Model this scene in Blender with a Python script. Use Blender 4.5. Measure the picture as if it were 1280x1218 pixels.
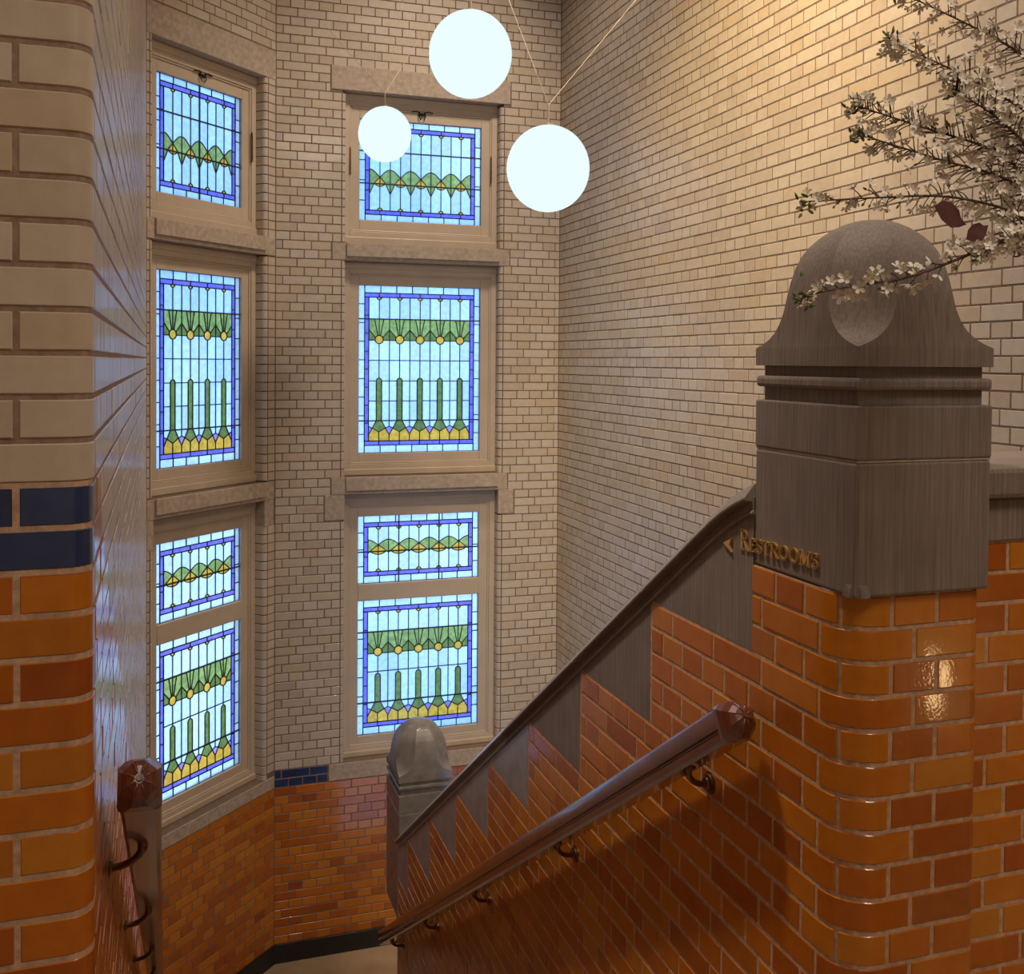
import bpy, math, random
import numpy as np
from mathutils import Vector, Matrix

random.seed(7)
SC = bpy.context.scene
COL = SC.collection
for o in list(bpy.data.objects):
    bpy.data.objects.remove(o, do_unlink=True)

# ------------------------------------------------------------------ camera
# eye point is the world origin; Y runs down the stair, X to the right, Z up (metres)
F_PX, CY_PX = 1282.72, 479.27
CR = np.array([[0.949878107, -0.312536860, 0.00723143898],      # right
               [-0.000325863061, 0.0221418221, 0.999754787],    # up
               [0.312620339, 0.949647540, -0.0209301879]])      # forward
cam_data = bpy.data.cameras.new('camera')
cam = bpy.data.objects.new('camera', cam_data)
COL.objects.link(cam)
cam_data.sensor_fit = 'HORIZONTAL'
cam_data.sensor_width = 36.0
cam_data.lens = 36.0 * F_PX / 1280.0
cam_data.shift_y = -(609.0 - CY_PX) / 1280.0
cam_data.clip_start = 0.05
m = Matrix.Identity(4)
for i in range(3):
    m[i][0], m[i][1], m[i][2] = CR[0][i], CR[1][i], -CR[2][i]
cam.matrix_world = m
SC.camera = cam

def proj(p):
    q = CR @ np.asarray(p, float)
    return 640 + F_PX * q[0] / q[2], CY_PX - F_PX * q[1] / q[2], q[2]

def at(px, py, depth):
    v = CR.T @ np.array([(px - 640) / F_PX, -(py - CY_PX) / F_PX, 1.0])
    return Vector((v * depth).tolist())

# ------------------------------------------------------------------ colour management, world, lights
SC.view_settings.view_transform = 'Standard'
SC.view_settings.look = 'None'
SC.view_settings.gamma = 1.0
SC.view_settings.use_curve_mapping = False
SC.view_settings.exposure = 0.12

W = bpy.data.worlds.new('sky')
SC.world = W
W.use_nodes = True
nt = W.node_tree
nt.nodes.clear()
wo = nt.nodes.new('ShaderNodeOutputWorld')
bg = nt.nodes.new('ShaderNodeBackground')
tc = nt.nodes.new('ShaderNodeTexCoord')
nz = nt.nodes.new('ShaderNodeTexNoise')
nz.inputs['Scale'].default_value = 2.2
nz.inputs['Detail'].default_value = 3.0
rp = nt.nodes.new('ShaderNodeValToRGB')
rp.color_ramp.elements[0].position = 0.40
rp.color_ramp.elements[0].color = (0.16, 0.38, 0.84, 1)
rp.color_ramp.elements[1].position = 0.64
rp.color_ramp.elements[1].color = (0.68, 0.86, 1.0, 1)
bg.inputs['Strength'].default_value = 2.2
nt.links.new(tc.outputs['Generated'], nz.inputs['Vector'])
nt.links.new(nz.outputs['Fac'], rp.inputs['Fac'])
nt.links.new(rp.outputs['Color'], bg.inputs['Color'])
nt.links.new(bg.outputs['Background'], wo.inputs['Surface'])

def lamp(name, kind, loc, energy, color, target=None, **kw):
    d = bpy.data.lights.new(name, kind)
    d.energy = energy
    d.color = color
    for k, v in kw.items():
        setattr(d, k, v)
    o = bpy.data.objects.new(name, d)
    o.location = loc
    if target is not None:
        o.rotation_euler = (Vector(target) - Vector(loc)).to_track_quat('-Z', 'Y').to_euler()
    COL.objects.link(o)
    return o

WARM = (1.0, 0.75, 0.38)
NEUT = (1.0, 0.85, 0.71)
# unseen hall ceiling lights behind the viewer; stairwell spots, some added as fill
lamp('hall_ceiling_light', 'AREA', (2.0, -0.7, 3.30), 78, NEUT, (1.6, -0.3, 0), shape='DISK', size=1.2)
lamp('hall_ceiling_light', 'AREA', (-0.6, -1.8, 3.30), 16, NEUT, (-0.6, -1.8, 0), shape='DISK', size=0.8)
lamp('unseen_stairwell_spot', 'SPOT', (1.4, 3.4, 4.2), 1000, WARM, (2.95, 4.9, 1.0), spot_size=math.radians(58), spot_blend=1.0, shadow_soft_size=0.08)
lamp('unseen_stairwell_spot', 'SPOT', (1.5, 2.7, 4.2), 620, NEUT, (2.95, 4.2, -0.4), spot_size=math.radians(85), spot_blend=1.0, shadow_soft_size=0.15)  # neutral fill added for the right wall, stands for no known fitting
lamp('unseen_stairwell_spot', 'SPOT', (2.4, 5.7, 4.3), 440, NEUT, (1.4, 7.7, -0.4), spot_size=math.radians(84), spot_blend=1.0, shadow_soft_size=0.25)  # added to brighten the far wall, placed to keep a globe's shadow off it
lamp('unseen_stairwell_spot', 'SPOT', (-0.02, 2.6, 3.4), 620, NEUT, (1.25, 3.1, -1.2), spot_size=math.radians(52), spot_blend=0.9, shadow_soft_size=0.18)

# ------------------------------------------------------------------ small helpers
def tag(o, label=None, cat=None, group=None, kind=None):
    if label: o['label'] = label
    if cat: o['category'] = cat
    if group: o['group'] = group
    if kind: o['kind'] = kind
    return o

def empty(name, loc=(0, 0, 0)):
    o = bpy.data.objects.new(name, None)
    o.empty_display_size = 0.05
    o.location = loc
    COL.objects.link(o)
    return o

def link(name, me, parent=None, mat=None, mw=None):
    o = bpy.data.objects.new(name, me)
    COL.objects.link(o)
    if mat is not None and not me.materials:
        me.materials.append(mat)
    if parent is not None:
        o.parent = parent
        # all meshes are written in world space: undo the parent's offset
        o.matrix_parent_inverse = Matrix.Translation(parent.location).inverted()
    if mw is not None:
        o.matrix_basis = mw
    return o

class MB:
    def __init__(s):
        s.v = []; s.f = []
    def add(s, vs, fs):
        b = len(s.v)
        s.v += [tuple(x) for x in vs]
        s.f += [tuple(b + i for i in f) for f in fs]
    def box(s, a, b):
        x0, y0, z0 = a; x1, y1, z1 = b
        s.add([(x0, y0, z0), (x1, y0, z0), (x1, y1, z0), (x0, y1, z0), (x0, y0, z1), (x1, y0, z1), (x1, y1, z1), (x0, y1, z1)],
              [(0, 3, 2, 1), (4, 5, 6, 7), (0, 1, 5, 4), (1, 2, 6, 5), (2, 3, 7, 6), (3, 0, 4, 7)])
    def obox(s, fr, a, b):
        """box in a local frame fr(u, n, z) -> world"""
        t = MB(); t.box(a, b)
        s.add([fr(*p) for p in t.v], t.f)
    def loft(s, rings, cap0=True, cap1=True):
        n = len(rings[0]); base = len(s.v)
        for r in rings: s.v += [tuple(p) for p in r]
        for i in range(len(rings) - 1):
            for j in range(n):
                a = base + i * n + j; b = base + i * n + (j + 1) % n
                s.f.append((a, b, b + n, a + n))
        if cap0: s.f.append(tuple(base + j for j in reversed(range(n))))
        if cap1: s.f.append(tuple(base + (len(rings) - 1) * n + j for j in range(n)))
    def tube(s, pts, r, n=8):
        pts = [Vector(p) for p in pts]
        rs = r if isinstance(r, (list, tuple)) else [r] * len(pts)
        rings = []
        up = None
        for i, p in enumerate(pts):
            t = (pts[min(i + 1, len(pts) - 1)] - pts[max(i - 1, 0)]).normalized()
            if up is None:
                up = Vector((0, 0, 1)) if abs(t.z) < 0.9 else Vector((1, 0, 0))
            a = t.cross(up).normalized(); b = a.cross(t).normalized(); up = b
            rings.append([p + rs[i] * (math.cos(2 * math.pi * k / n) * a + math.sin(2 * math.pi * k / n) * b) for k in range(n)])
        s.loft(rings)
    def lathe(s, c, prof, n=24):
        rings = [[(c[0] + r * math.cos(2 * math.pi * k / n), c[1] + r * math.sin(2 * math.pi * k / n), c[2] + z) for k in range(n)] for r, z in prof]
        s.loft(rings)
    def prism(s, poly, fr, n0, n1):
        """poly in (u, z), extruded along n"""
        k = len(poly)
        s.add([fr(u, n0, z) for u, z in poly] + [fr(u, n1, z) for u, z in poly],
              [tuple(range(k)), tuple(reversed(range(k, 2 * k)))] + [(i, i + k, (i + 1) % k + k, (i + 1) % k) for i in range(k)])
    def mesh(s, name, smooth=False):
        me = bpy.data.meshes.new(name)
        me.from_pydata(s.v, [], s.f)
        me.validate()
        import bmesh
        bm = bmesh.new(); bm.from_mesh(me)
        bmesh.ops.recalc_face_normals(bm, faces=bm.faces)
        bm.to_mesh(me); bm.free()
        if smooth:
            me.shade_smooth()
        return me
    def build(s, name, mat, parent=None, smooth=False, bevel=0, auto=None):
        me = s.mesh(name, smooth)
        o = link(name, me, parent, mat)
        if bevel:
            b = o.modifiers.new('bevel', 'BEVEL'); b.width = bevel; b.segments = 2; b.limit_method = 'ANGLE'; b.angle_limit = math.radians(35)
        if auto:
            me.shade_smooth()
            me.set_sharp_from_angle(angle=math.radians(auto))
        return o

# ------------------------------------------------------------------ materials
def mat_new(name):
    mt = bpy.data.materials.new(name); mt.use_nodes = True
    n = mt.node_tree; n.nodes.clear()
    out = n.nodes.new('ShaderNodeOutputMaterial')
    return mt, n, out

def N(n, t, **kw):
    x = n.nodes.new(t)
    for k, v in kw.items(): setattr(x, k, v)
    return x

def pick(n):
    """0..1 number that differs from piece to piece"""
    oi = N(n, 'ShaderNodeObjectInfo'); ge = N(n, 'ShaderNodeNewGeometry')
    a = N(n, 'ShaderNodeMath', operation='ADD'); fr = N(n, 'ShaderNodeMath', operation='FRACT')
    n.links.new(oi.outputs['Random'], a.inputs[0]); n.links.new(ge.outputs['Random Per Island'], a.inputs[1])
    n.links.new(a.outputs[0], fr.inputs[0])
    return fr.outputs[0], ge.outputs['Position']

def ramp(n, fac, stops, interp='LINEAR'):
    r = N(n, 'ShaderNodeValToRGB'); cr = r.color_ramp; cr.interpolation = interp
    while len(cr.elements) > 1: cr.elements.remove(cr.elements[0])
    for i, (p, c) in enumerate(stops):
        e = cr.elements[0] if i == 0 else cr.elements.new(p)
        e.position = p; e.color = (*c, 1)
    n.links.new(fac, r.inputs['Fac'])
    return r.outputs['Color']

def noise(n, pos, scale, detail=2.0, stretch=None, rough=0.5):
    t = N(n, 'ShaderNodeTexNoise'); t.inputs['Scale'].default_value = scale; t.inputs['Detail'].default_value = detail
    t.inputs['Roughness'].default_value = rough
    if stretch:
        mp = N(n, 'ShaderNodeMapping'); mp.inputs['Scale'].default_value = stretch
        n.links.new(pos, mp.inputs['Vector']); pos = mp.outputs['Vector']
    n.links.new(pos, t.inputs['Vector'])
    return t.outputs['Fac']

def mix(n, fac, a, b, mode='MIX'):
    x = N(n, 'ShaderNodeMix', data_type='RGBA', blend_type=mode)
    if isinstance(fac, float): x.inputs[0].default_value = fac
    else: n.links.new(fac, x.inputs[0])
    for i, c in ((6, a), (7, b)):
        if isinstance(c, tuple): x.inputs[i].default_value = (*c, 1)
        else: n.links.new(c, x.inputs[i])
    return x.outputs[2]

def bump(n, h, strength, dist):
    b = N(n, 'ShaderNodeBump'); b.inputs['Strength'].default_value = strength; b.inputs['Distance'].default_value = dist
    n.links.new(h, b.inputs['Height'])
    return b.outputs['Normal']

def principled(n, out, color, rough, normal=None, metal=0.0, coat=0.0, spec=0.5, coat_rough=0.08):
    p = N(n, 'ShaderNodeBsdfPrincipled')
    if isinstance(color, tuple): p.inputs['Base Color'].default_value = (*color, 1)
    else: n.links.new(color, p.inputs['Base Color'])
    if isinstance(rough, float): p.inputs['Roughness'].default_value = rough
    else: n.links.new(rough, p.inputs['Roughness'])
    p.inputs['Metallic'].default_value = metal
    p.inputs['Coat Weight'].default_value = coat
    p.inputs['Coat Roughness'].default_value = coat_rough
    p.inputs['Specular IOR Level'].default_value = spec
    if normal is not None:
        n.links.new(normal, p.inputs['Normal'])
        if coat: n.links.new(normal, p.inputs['Coat Normal'])
    n.links.new(p.outputs[0], out.inputs['Surface'])
    return p

def glaze(name, stops, rough, coat, b=0.12, grain=60.0, spec=0.5):
    mt, n, out = mat_new(name)
    f, pos = pick(n)
    c = ramp(n, f, stops)
    nv = noise(n, pos, 22.0, 3.0)
    c = mix(n, nv, c, mix(n, 0.5, c, mix(n, 1.0, c, c, 'MULTIPLY')))
    nrm = bump(n, noise(n, pos, grain, 2.0), b, 0.004)
    p = principled(n, out, c, rough, nrm, coat=coat, coat_rough=0.05, spec=spec)
    n.links.new(bump(n, noise(n, pos, 150.0, 2.0), 0.16, 0.0012), p.inputs['Coat Normal'])
    return mt

def plain(name, color, rough, metal=0.0, coat=0.0, grain=None, b=0.2, vary=0.25, stretch=None, spec=0.5):
    mt, n, out = mat_new(name)
    ge = N(n, 'ShaderNodeNewGeometry')
    nv = noise(n, ge.outputs['Position'], grain or 12.0, 4.0, stretch)
    dark = tuple(x * (1 - vary) for x in color); lite = tuple(min(1, x * (1 + vary)) for x in color)
    c = ramp(n, nv, [(0.3, dark), (0.7, lite)])
    nrm = bump(n, nv, b, 0.003)
    principled(n, out, c, rough, nrm, metal=metal, coat=coat, spec=spec)
    return mt

M = {}
M['white'] = glaze('white_glazed_brick', [(0.0, (0.51, 0.42, 0.32)), (0.3, (0.55, 0.465, 0.36)), (0.75, (0.58, 0.50, 0.40)), (0.95, (0.54, 0.43, 0.30)), (1.0, (0.47, 0.395, 0.32))], 0.40, 0.12)
M['orange'] = glaze('orange_glazed_brick', [(0.0, (0.40, 0.105, 0.010)), (0.35, (0.50, 0.155, 0.011)), (0.7, (0.56, 0.200, 0.014)), (0.9, (0.55, 0.225, 0.020)), (1.0, (0.33, 0.07, 0.012))], 0.30, 0.5, 0.14, spec=0.22)
M['blue'] = glaze('blue_glazed_brick', [(0.0, (0.022, 0.040, 0.115)), (1.0, (0.035, 0.060, 0.15))], 0.20, 0.5)
M['mortar_dark'] = plain('dark_mortar', (0.17, 0.115, 0.078), 0.9, grain=80.0)
M['mortar_mid'] = plain('brown_mortar', (0.27, 0.18, 0.125), 0.9, grain=80.0)
M['mortar_light'] = plain('pale_mortar', (0.47, 0.30, 0.19), 0.9, grain=80.0)
M['plaster'] = plain('cream_plaster', (0.62, 0.54, 0.44), 0.8)
M['frame'] = plain('cream_painted_wood', (0.50, 0.395, 0.285), 0.42, grain=6.0, b=0.05, vary=0.06)
M['sandstone'] = plain('tan_window_stone', (0.40, 0.31, 0.23), 0.75, grain=30.0, b=0.35, vary=0.18)
M['rail'] = plain('red_brown_varnished_wood', (0.115, 0.030, 0.016), 0.25, coat=0.7, grain=8.0, b=0.05, vary=0.35, stretch=(9, 1, 1))
M['bronze'] = plain('dark_bronze', (0.20, 0.105, 0.05), 0.35, metal=0.85, grain=40.0)
M['iron'] = plain('black_iron', (0.03, 0.026, 0.022), 0.45, metal=0.6)
M['brass'] = plain('polished_brass', (0.74, 0.45, 0.15), 0.36, metal=0.55, vary=0.1)
M['lead'] = plain('lead_came', (0.035, 0.04, 0.055), 0.5, metal=0.4)
M['floor'] = plain('tan_stone_floor', (0.34, 0.235, 0.14), 0.4, grain=3.0)
M['tread'] = plain('grey_stone_step', (0.25, 0.20, 0.16), 0.55, grain=20.0)
M['black'] = plain('black_polished_skirting', (0.012, 0.012, 0.013), 0.3)
M['wire'] = plain('pale_wire', (0.55, 0.45, 0.32), 0.4, metal=0.6)
M['bark'] = plain('brown_twig', (0.095, 0.050, 0.03), 0.7, grain=60.0)
M['petal'] = plain('white_petal', (0.80, 0.74, 0.64), 0.6, grain=40.0, vary=0.08)
M['stamen'] = plain('yellow_stamen', (0.62, 0.42, 0.07), 0.6)
M['leafgreen'] = plain('green_bud', (0.13, 0.17, 0.05), 0.6)
M['leafred'] = plain('dark_red_leaf', (0.085, 0.028, 0.022), 0.55, grain=30.0)
M['ceramic'] = plain('grey_ceramic', (0.30, 0.28, 0.26), 0.3)

def make_stone():
    mt, n, out = mat_new('dark_bluestone')
    ge = N(n, 'ShaderNodeNewGeometry'); pos = ge.outputs['Position']
    big = noise(n, pos, 9.0, 4.0)
    fine = noise(n, pos, 1.0, 2.0, stretch=(190, 190, 5), rough=0.6)
    c = ramp(n, big, [(0.25, (0.155, 0.124, 0.104)), (0.55, (0.21, 0.170, 0.147)), (0.8, (0.255, 0.215, 0.19))])
    c = mix(n, 0.55, c, ramp(n, fine, [(0.25, (0.10, 0.078, 0.065)), (0.75, (0.29, 0.235, 0.195))]))
    nrm = bump(n, fine, 0.45, 0.003)
    principled(n, out, c, 0.62, nrm, spec=0.4)
    return mt
M['stone'] = make_stone()
M['stone_dark'] = plain('polished_dark_bluestone', (0.19, 0.170, 0.158), 0.26, grain=14.0, vary=0.22)
M['stone_smooth'] = plain('smooth_bluestone', (0.27, 0.255, 0.25), 0.34, grain=14.0, vary=0.22)

def glass_mat(name, col, clear=0.4, var=0.25):
    mt, n, out = mat_new(name)
    f, pos = pick(n)
    nv = noise(n, pos, 30.0, 4.0)
    dark = tuple(c * (1 - var) for c in col); lite = tuple(min(1.0, c * (1 + var * 0.6)) for c in col)
    c = ramp(n, nv, [(0.3, dark), (0.7, lite)])
    c = mix(n, f, c, mix(n, 0.82, (0, 0, 0), c))
    tl = N(n, 'ShaderNodeBsdfTranslucent'); tp = N(n, 'ShaderNodeBsdfTransparent'); gl = N(n, 'ShaderNodeBsdfGlossy')
    gl.inputs['Roughness'].default_value = 0.1
    n.links.new(c, tl.inputs['Color']); n.links.new(c, tp.inputs['Color'])
    m1 = N(n, 'ShaderNodeMixShader'); m1.inputs[0].default_value = clear
    n.links.new(tl.outputs[0], m1.inputs[1]); n.links.new(tp.outputs[0], m1.inputs[2])
    fr = N(n, 'ShaderNodeFresnel'); fr.inputs['IOR'].default_value = 1.35
    m2 = N(n, 'ShaderNodeMixShader')
    n.links.new(fr.outputs[0], m2.inputs[0]); n.links.new(m1.outputs[0], m2.inputs[1]); n.links.new(gl.outputs[0], m2.inputs[2])
    n.links.new(m2.outputs[0], out.inputs['Surface'])
    return mt
G = {'clear': glass_mat('textured_clear_glass', (0.74, 0.86, 0.96), 0.45, 0.14),
     'blue': glass_mat('cobalt_blue_glass', (0.25, 0.20, 0.74), 0.35),
     'green': glass_mat('leaf_green_glass', (0.36, 0.44, 0.13), 0.3, 0.35),
     'dgreen': glass_mat('dark_green_glass', (0.20, 0.25, 0.065), 0.3, 0.35),
     'yellow': glass_mat('amber_yellow_glass', (0.95, 0.46, 0.06), 0.25, 0.3),
     'purple': glass_mat('violet_glass', (0.42, 0.30, 0.85), 0.35)}

def emit(name, col, s):
    mt, n, out = mat_new(name)
    e = N(n, 'ShaderNodeEmission'); e.inputs['Color'].default_value = (*col, 1); e.inputs['Strength'].default_value = s
    n.links.new(e.outputs[0], out.inputs['Surface'])
    return mt
M['globe'] = emit('glowing_opal_glass', (0.78, 0.91, 0.95), 1.0)
M['warmglow'] = emit('warm_lamp_glow', (1.0, 0.66, 0.30), 26.0)

# ------------------------------------------------------------------ brickwork
CH = 0.066          # course height
SLOPE = 0.664

def ztop(y):        # top of the stair parapet
    return -0.244 - SLOPE * (y - 1.995)

def hidden(p):
    if p[1] > 1.8 and proj(p)[0] < 114: return True
    if p[0] > 1.3:
        t = 1.25 / p[0]; y = p[1] * t; z = p[2] * t
        if 1.60 < y < 2.0 and z < 0.17: return True
        if 1.98 <= y < 6.1 and z < ztop(y): return True
    return False

def brick_mesh(length, h, cut=0.002, deep=0.010):
    L, H = length / 2, h / 2
    mb = MB()
    def ring(l, hh, y): return [(-l, y, -hh), (l, y, -hh), (l, y, hh), (-l, y, hh)]
    v = ring(L, H, deep) + ring(L, H, cut) + ring(L - cut, H - cut, 0)
    fs = [(8, 9, 10, 11)]
    for i in range(4):
        j = (i + 1) % 4
        fs += [(i, j, j + 4, i + 4), (i + 4, j + 4, j + 8, i + 8)]
    return v, fs

class Straight:
    def __init__(s, o, d):
        s.o = np.array(o, float); d = np.array(d, float); s.d = d / np.hypot(*d); s.n = np.array([s.d[1], -s.d[0]])
    def pt(s, u, z, off=0.0):
        q = s.o + s.d * u + s.n * off
        return (q[0], q[1], z)

class Path:
    """chain of straight runs and arcs in plan; outward normal is on the right of travel"""
    def __init__(s, start, d, segs):
        s.items = []; p = np.array(start, float); a = math.atan2(d[1], d[0]); t = 0
        for kind, val, *r in segs:
            if kind == 'L':
                s.items.append(('L', t, t + val, p.copy(), a)); p = p + val * np.array([math.cos(a), math.sin(a)]); t += val
            else:                       # left turn by val radians with radius r
                R = r[0]; c = p + R * np.array([-math.sin(a), math.cos(a)])
                s.items.append(('A', t, t + abs(val) * R, c, a, R)); a += val
                p = c + R * np.array([math.sin(a), -math.cos(a)]); t += abs(val) * R
        s.len = t; s.end = p
    def curved(s, u0, u1):
        return any(i[0] == 'A' and u1 > i[1] + 1e-4 and u0 < i[2] - 1e-4 for i in s.items)
    def pt(s, u, z, off=0.0):
        it = s.items[-1]
        for i in s.items:
            if u <= i[2] + 1e-9: it = i; break
        if it[0] == 'L':
            a = it[4]; q = it[3] + (u - it[1]) * np.array([math.cos(a), math.sin(a)]) + off * np.array([math.sin(a), -math.cos(a)])
        else:
            a = it[4] + (u - it[1]) / it[5]; q = it[3] + (it[5] + off) * np.array([math.sin(a), -math.cos(a)])
        return (q[0], q[1], z)
    def ang(s, u):
        for i in s.items:
            if u <= i[2] + 1e-9:
                return i[4] if i[0] == 'L' else i[4] + (u - i[1]) / i[5]
        return s.items[-1][4]

class Bricks:
    """collects the bricks of one wall, then links the largest 300 in view one by one and the rest as one piece per glaze"""
    cache = {}
    def __init__(s, parent, joint, tilt=0.004):
        s.parent = parent; s.joint = joint; s.list = []; s.tilt = tilt
    def straight(s, path, u0, u1, z0, z1, mat):
        L = round(u1 - u0, 3); h = round(z1 - z0, 3)
        c = path.pt((u0 + u1) / 2, (z0 + z1) / 2)
        a = path.ang((u0 + u1) / 2) if isinstance(path, Path) else math.atan2(path.d[1], path.d[0])
        s.list.append(('S', c, a, L, h, mat))
    def bent(s, path, u0, u1, z0, z1, mat, n=7):
        us = {u0, u1}
        for it in path.items:
            if it[0] == 'A':
                for i in range(7):
                    q = it[1] + (it[2] - it[1]) * i / 6
                    if u0 + 0.003 < q < u1 - 0.003: us.add(q)
        us = sorted(us); n = len(us) - 1
        cut, deep = 0.002, -0.010
        rows = []
        for k, (off, ins) in enumerate(((deep, 0), (-cut, 0), (0.0, cut))):
            rows.append(([path.pt(min(max(u, u0 + ins), u1 - ins), z0 + ins, off) for u in us], [path.pt(min(max(u, u0 + ins), u1 - ins), z1 - ins, off) for u in us]))
        v = []; f = []
        for a, b in rows: v += a + b
        w = n + 1
        for i in range(n):
            for k in range(2):
                o0 = k * 2 * w; o1 = (k + 1) * 2 * w
                f.append((o0 + i, o0 + i + 1, o1 + i + 1, o1 + i))
                f.append((o0 + w + i + 1, o0 + w + i, o1 + w + i, o1 + w + i + 1))
            f.append((4 * w + i, 4 * w + i + 1, 5 * w + i + 1, 5 * w + i))
        for k in range(2):
            o0 = k * 2 * w; o1 = o0 + 2 * w
            f.append((o0 + w, o0, o1, o1 + w)); f.append((o0 + n, o0 + w + n, o1 + w + n, o1 + n))
        c = path.pt((u0 + u1) / 2, (z0 + z1) / 2)
        s.list.append(('B', c, v, f, u1 - u0, mat))
    def lay(s, path, U0, U1, z0, k0, k1, zone, u_ref=0.0, holes=(), parity=0, soff=None, skip=()):
        """English cross bond from course k0 to k1; zone(u, z) names the glaze or None"""
        j = s.joint
        for k in range(k0, k1):
            za, zb = z0 + k * CH + j / 2, z0 + (k + 1) * CH - j / 2
            if (k + parity) % 2 == 0: step, off = 0.105, 0.0
            elif soff is not None: step, off = 0.21, soff
            else: step, off = 0.21, 0.0525 + (0.105 if ((k + parity) // 2) % 2 else 0.0)
            i = math.floor((U0 - u_ref - off) / step) - 1
            bd = [U0]
            while True:
                u = u_ref + off + i * step
                if u >= U1 - 0.01: break
                if u > U0 + 0.01 and not any(abs(u - q) < 0.012 for q in skip): bd.append(u)
                i += 1
            bd.append(U1)
            cuts = list(zip(bd[:-1], bd[1:]))
            hs = [(a - j / 2, b + j / 2) for a, b, c, d in holes if min(zb, d) - max(za, c) > 0.35 * CH]
            row = []
            for a, b in cuts:
                segs = [(a, b)]
                for ha, hb in hs:
                    nx = []
                    for x, y in segs:
                        if hb <= x or ha >= y: nx.append((x, y)); continue
                        if ha > x: nx.append((x, ha))
                        if hb < y: nx.append((hb, y))
                    segs = nx
                row += segs
            row.sort()
            out = []
            for x, y in row:                      # slivers join their neighbour
                if out and abs(out[-1][1] - x) < 1e-6 and (y - x < 0.034 or out[-1][1] - out[-1][0] < 0.034):
                    out[-1] = (out[-1][0], y)
                else: out.append((x, y))
            for x, y in out:
                x += j / 2; y -= j / 2
                if y - x < 0.008: continue
                g = zone((x + y) / 2, (za + zb) / 2)
                if not g: continue
                if isinstance(path, Path) and path.curved(x, y): s.bent(path, x, y, za, zb, g)
                else: s.straight(path, x, y, za, zb, g)
    def finish(s, limit=300):
        sc = []
        for i, b in enumerate(s.list):
            c = b[1]; px, py, d = proj(c)
            size = 0
            if d > 0.3 and -20 < px < 1300 and -10 < py < 1228 and not hidden(c):
                if b[0] == 'S':
                    e = b[3] / 2; h = b[4]; ca, sa = math.cos(b[2]), math.sin(b[2])
                else:
                    e = b[4] / 2; h = CH; ca = sa = 0.7
                p0 = proj((c[0] - ca * e, c[1] - sa * e, c[2])); p1 = proj((c[0] + ca * e, c[1] + sa * e, c[2]))
                size = abs(p1[0] - p0[0]) * h * F_PX / d
            sc.append((size, i))
        sc.sort(reverse=True)
        one = {i for z, i in sc[:limit] if z > 0}
        rest = {}
        for i, b in enumerate(s.list):
            r = random.Random(i * 7 + 1)
            if b[0] == 'S':
                mw = Matrix.Translation(b[1]) @ Matrix.Rotation(b[2] + r.uniform(-1, 1) * s.tilt, 4, 'Z') @ Matrix.Rotation(r.uniform(-1, 1) * s.tilt, 4, 'X') @ Matrix.Translation((0, r.uniform(-0.0008, 0.0008), 0))
                if i in one:
                    key = (b[3], b[4], b[5])
                    if key not in Bricks.cache:
                        v, f = brick_mesh(b[3], b[4])
                        me = bpy.data.meshes.new('brick'); me.from_pydata(v, [], f); me.materials.append(M[b[5]])
                        Bricks.cache[key] = me
                    o = bpy.data.objects.new('brick', Bricks.cache[key]); COL.objects.link(o)
                    o.parent = s.parent; o.matrix_basis = mw
                else:
                    v, f = brick_mesh(b[3], b[4])
                    A = np.array(mw); v = (np.array(v) @ A[:3, :3].T + A[:3, 3]).tolist()
                    rest.setdefault(b[5], MB()).add(v, f)
            else:
                if i in one:
                    me = bpy.data.meshes.new('brick'); me.from_pydata(b[2], [], b[3]); me.materials.append(M[b[5]])
                    me.shade_smooth(); me.set_sharp_from_angle(angle=math.radians(30))
                    o = bpy.data.objects.new('brick', me); COL.objects.link(o); o.parent = s.parent
                else:
                    rest.setdefault(b[5], MB()).add(b[2], b[3])
        if rest:
            V = []; Fc = []; mi = []
            for q, (g, mb) in enumerate(rest.items()):
                b0 = len(V); V += mb.v; Fc += [tuple(b0 + i for i in f) for f in mb.f]; mi += [q] * len(mb.f)
            me = bpy.data.meshes.new('brickwork'); me.from_pydata(V, [], Fc)
            for g in rest: me.materials.append(M[g])
            me.polygons.foreach_set('material_index', mi)
            o = bpy.data.objects.new('brickwork', me); COL.objects.link(o); o.parent = s.parent
            o['kind'] = 'stuff'

def struct(name, mb, mat, label=None, cat='wall'):
    o = mb.build(name, mat)
    o['kind'] = 'structure'
    o['category'] = cat
    if label: o['label'] = label
    return o

# ------------------------------------------------------------------ the setting
FLOOR, LAND, CEIL = -1.72, -4.525, 4.45
XR, YF, YN = 2.955, 7.77, 1.68
KA = 7.06                                   # corner wall runs along y = x + KA
LC = (-0.168, 6.892); RC = (0.71, 7.77)
far = Straight(RC, (1, 0)); corner = Straight(LC, (1, 1)); right = Straight((XR, YF), (0, -1))
LEN_F, LEN_C = XR - RC[0], math.hypot(RC[0] - LC[0], RC[1] - LC[1])
Z0 = -3.2                                   # bed joint under the blue bricks of the landing

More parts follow.
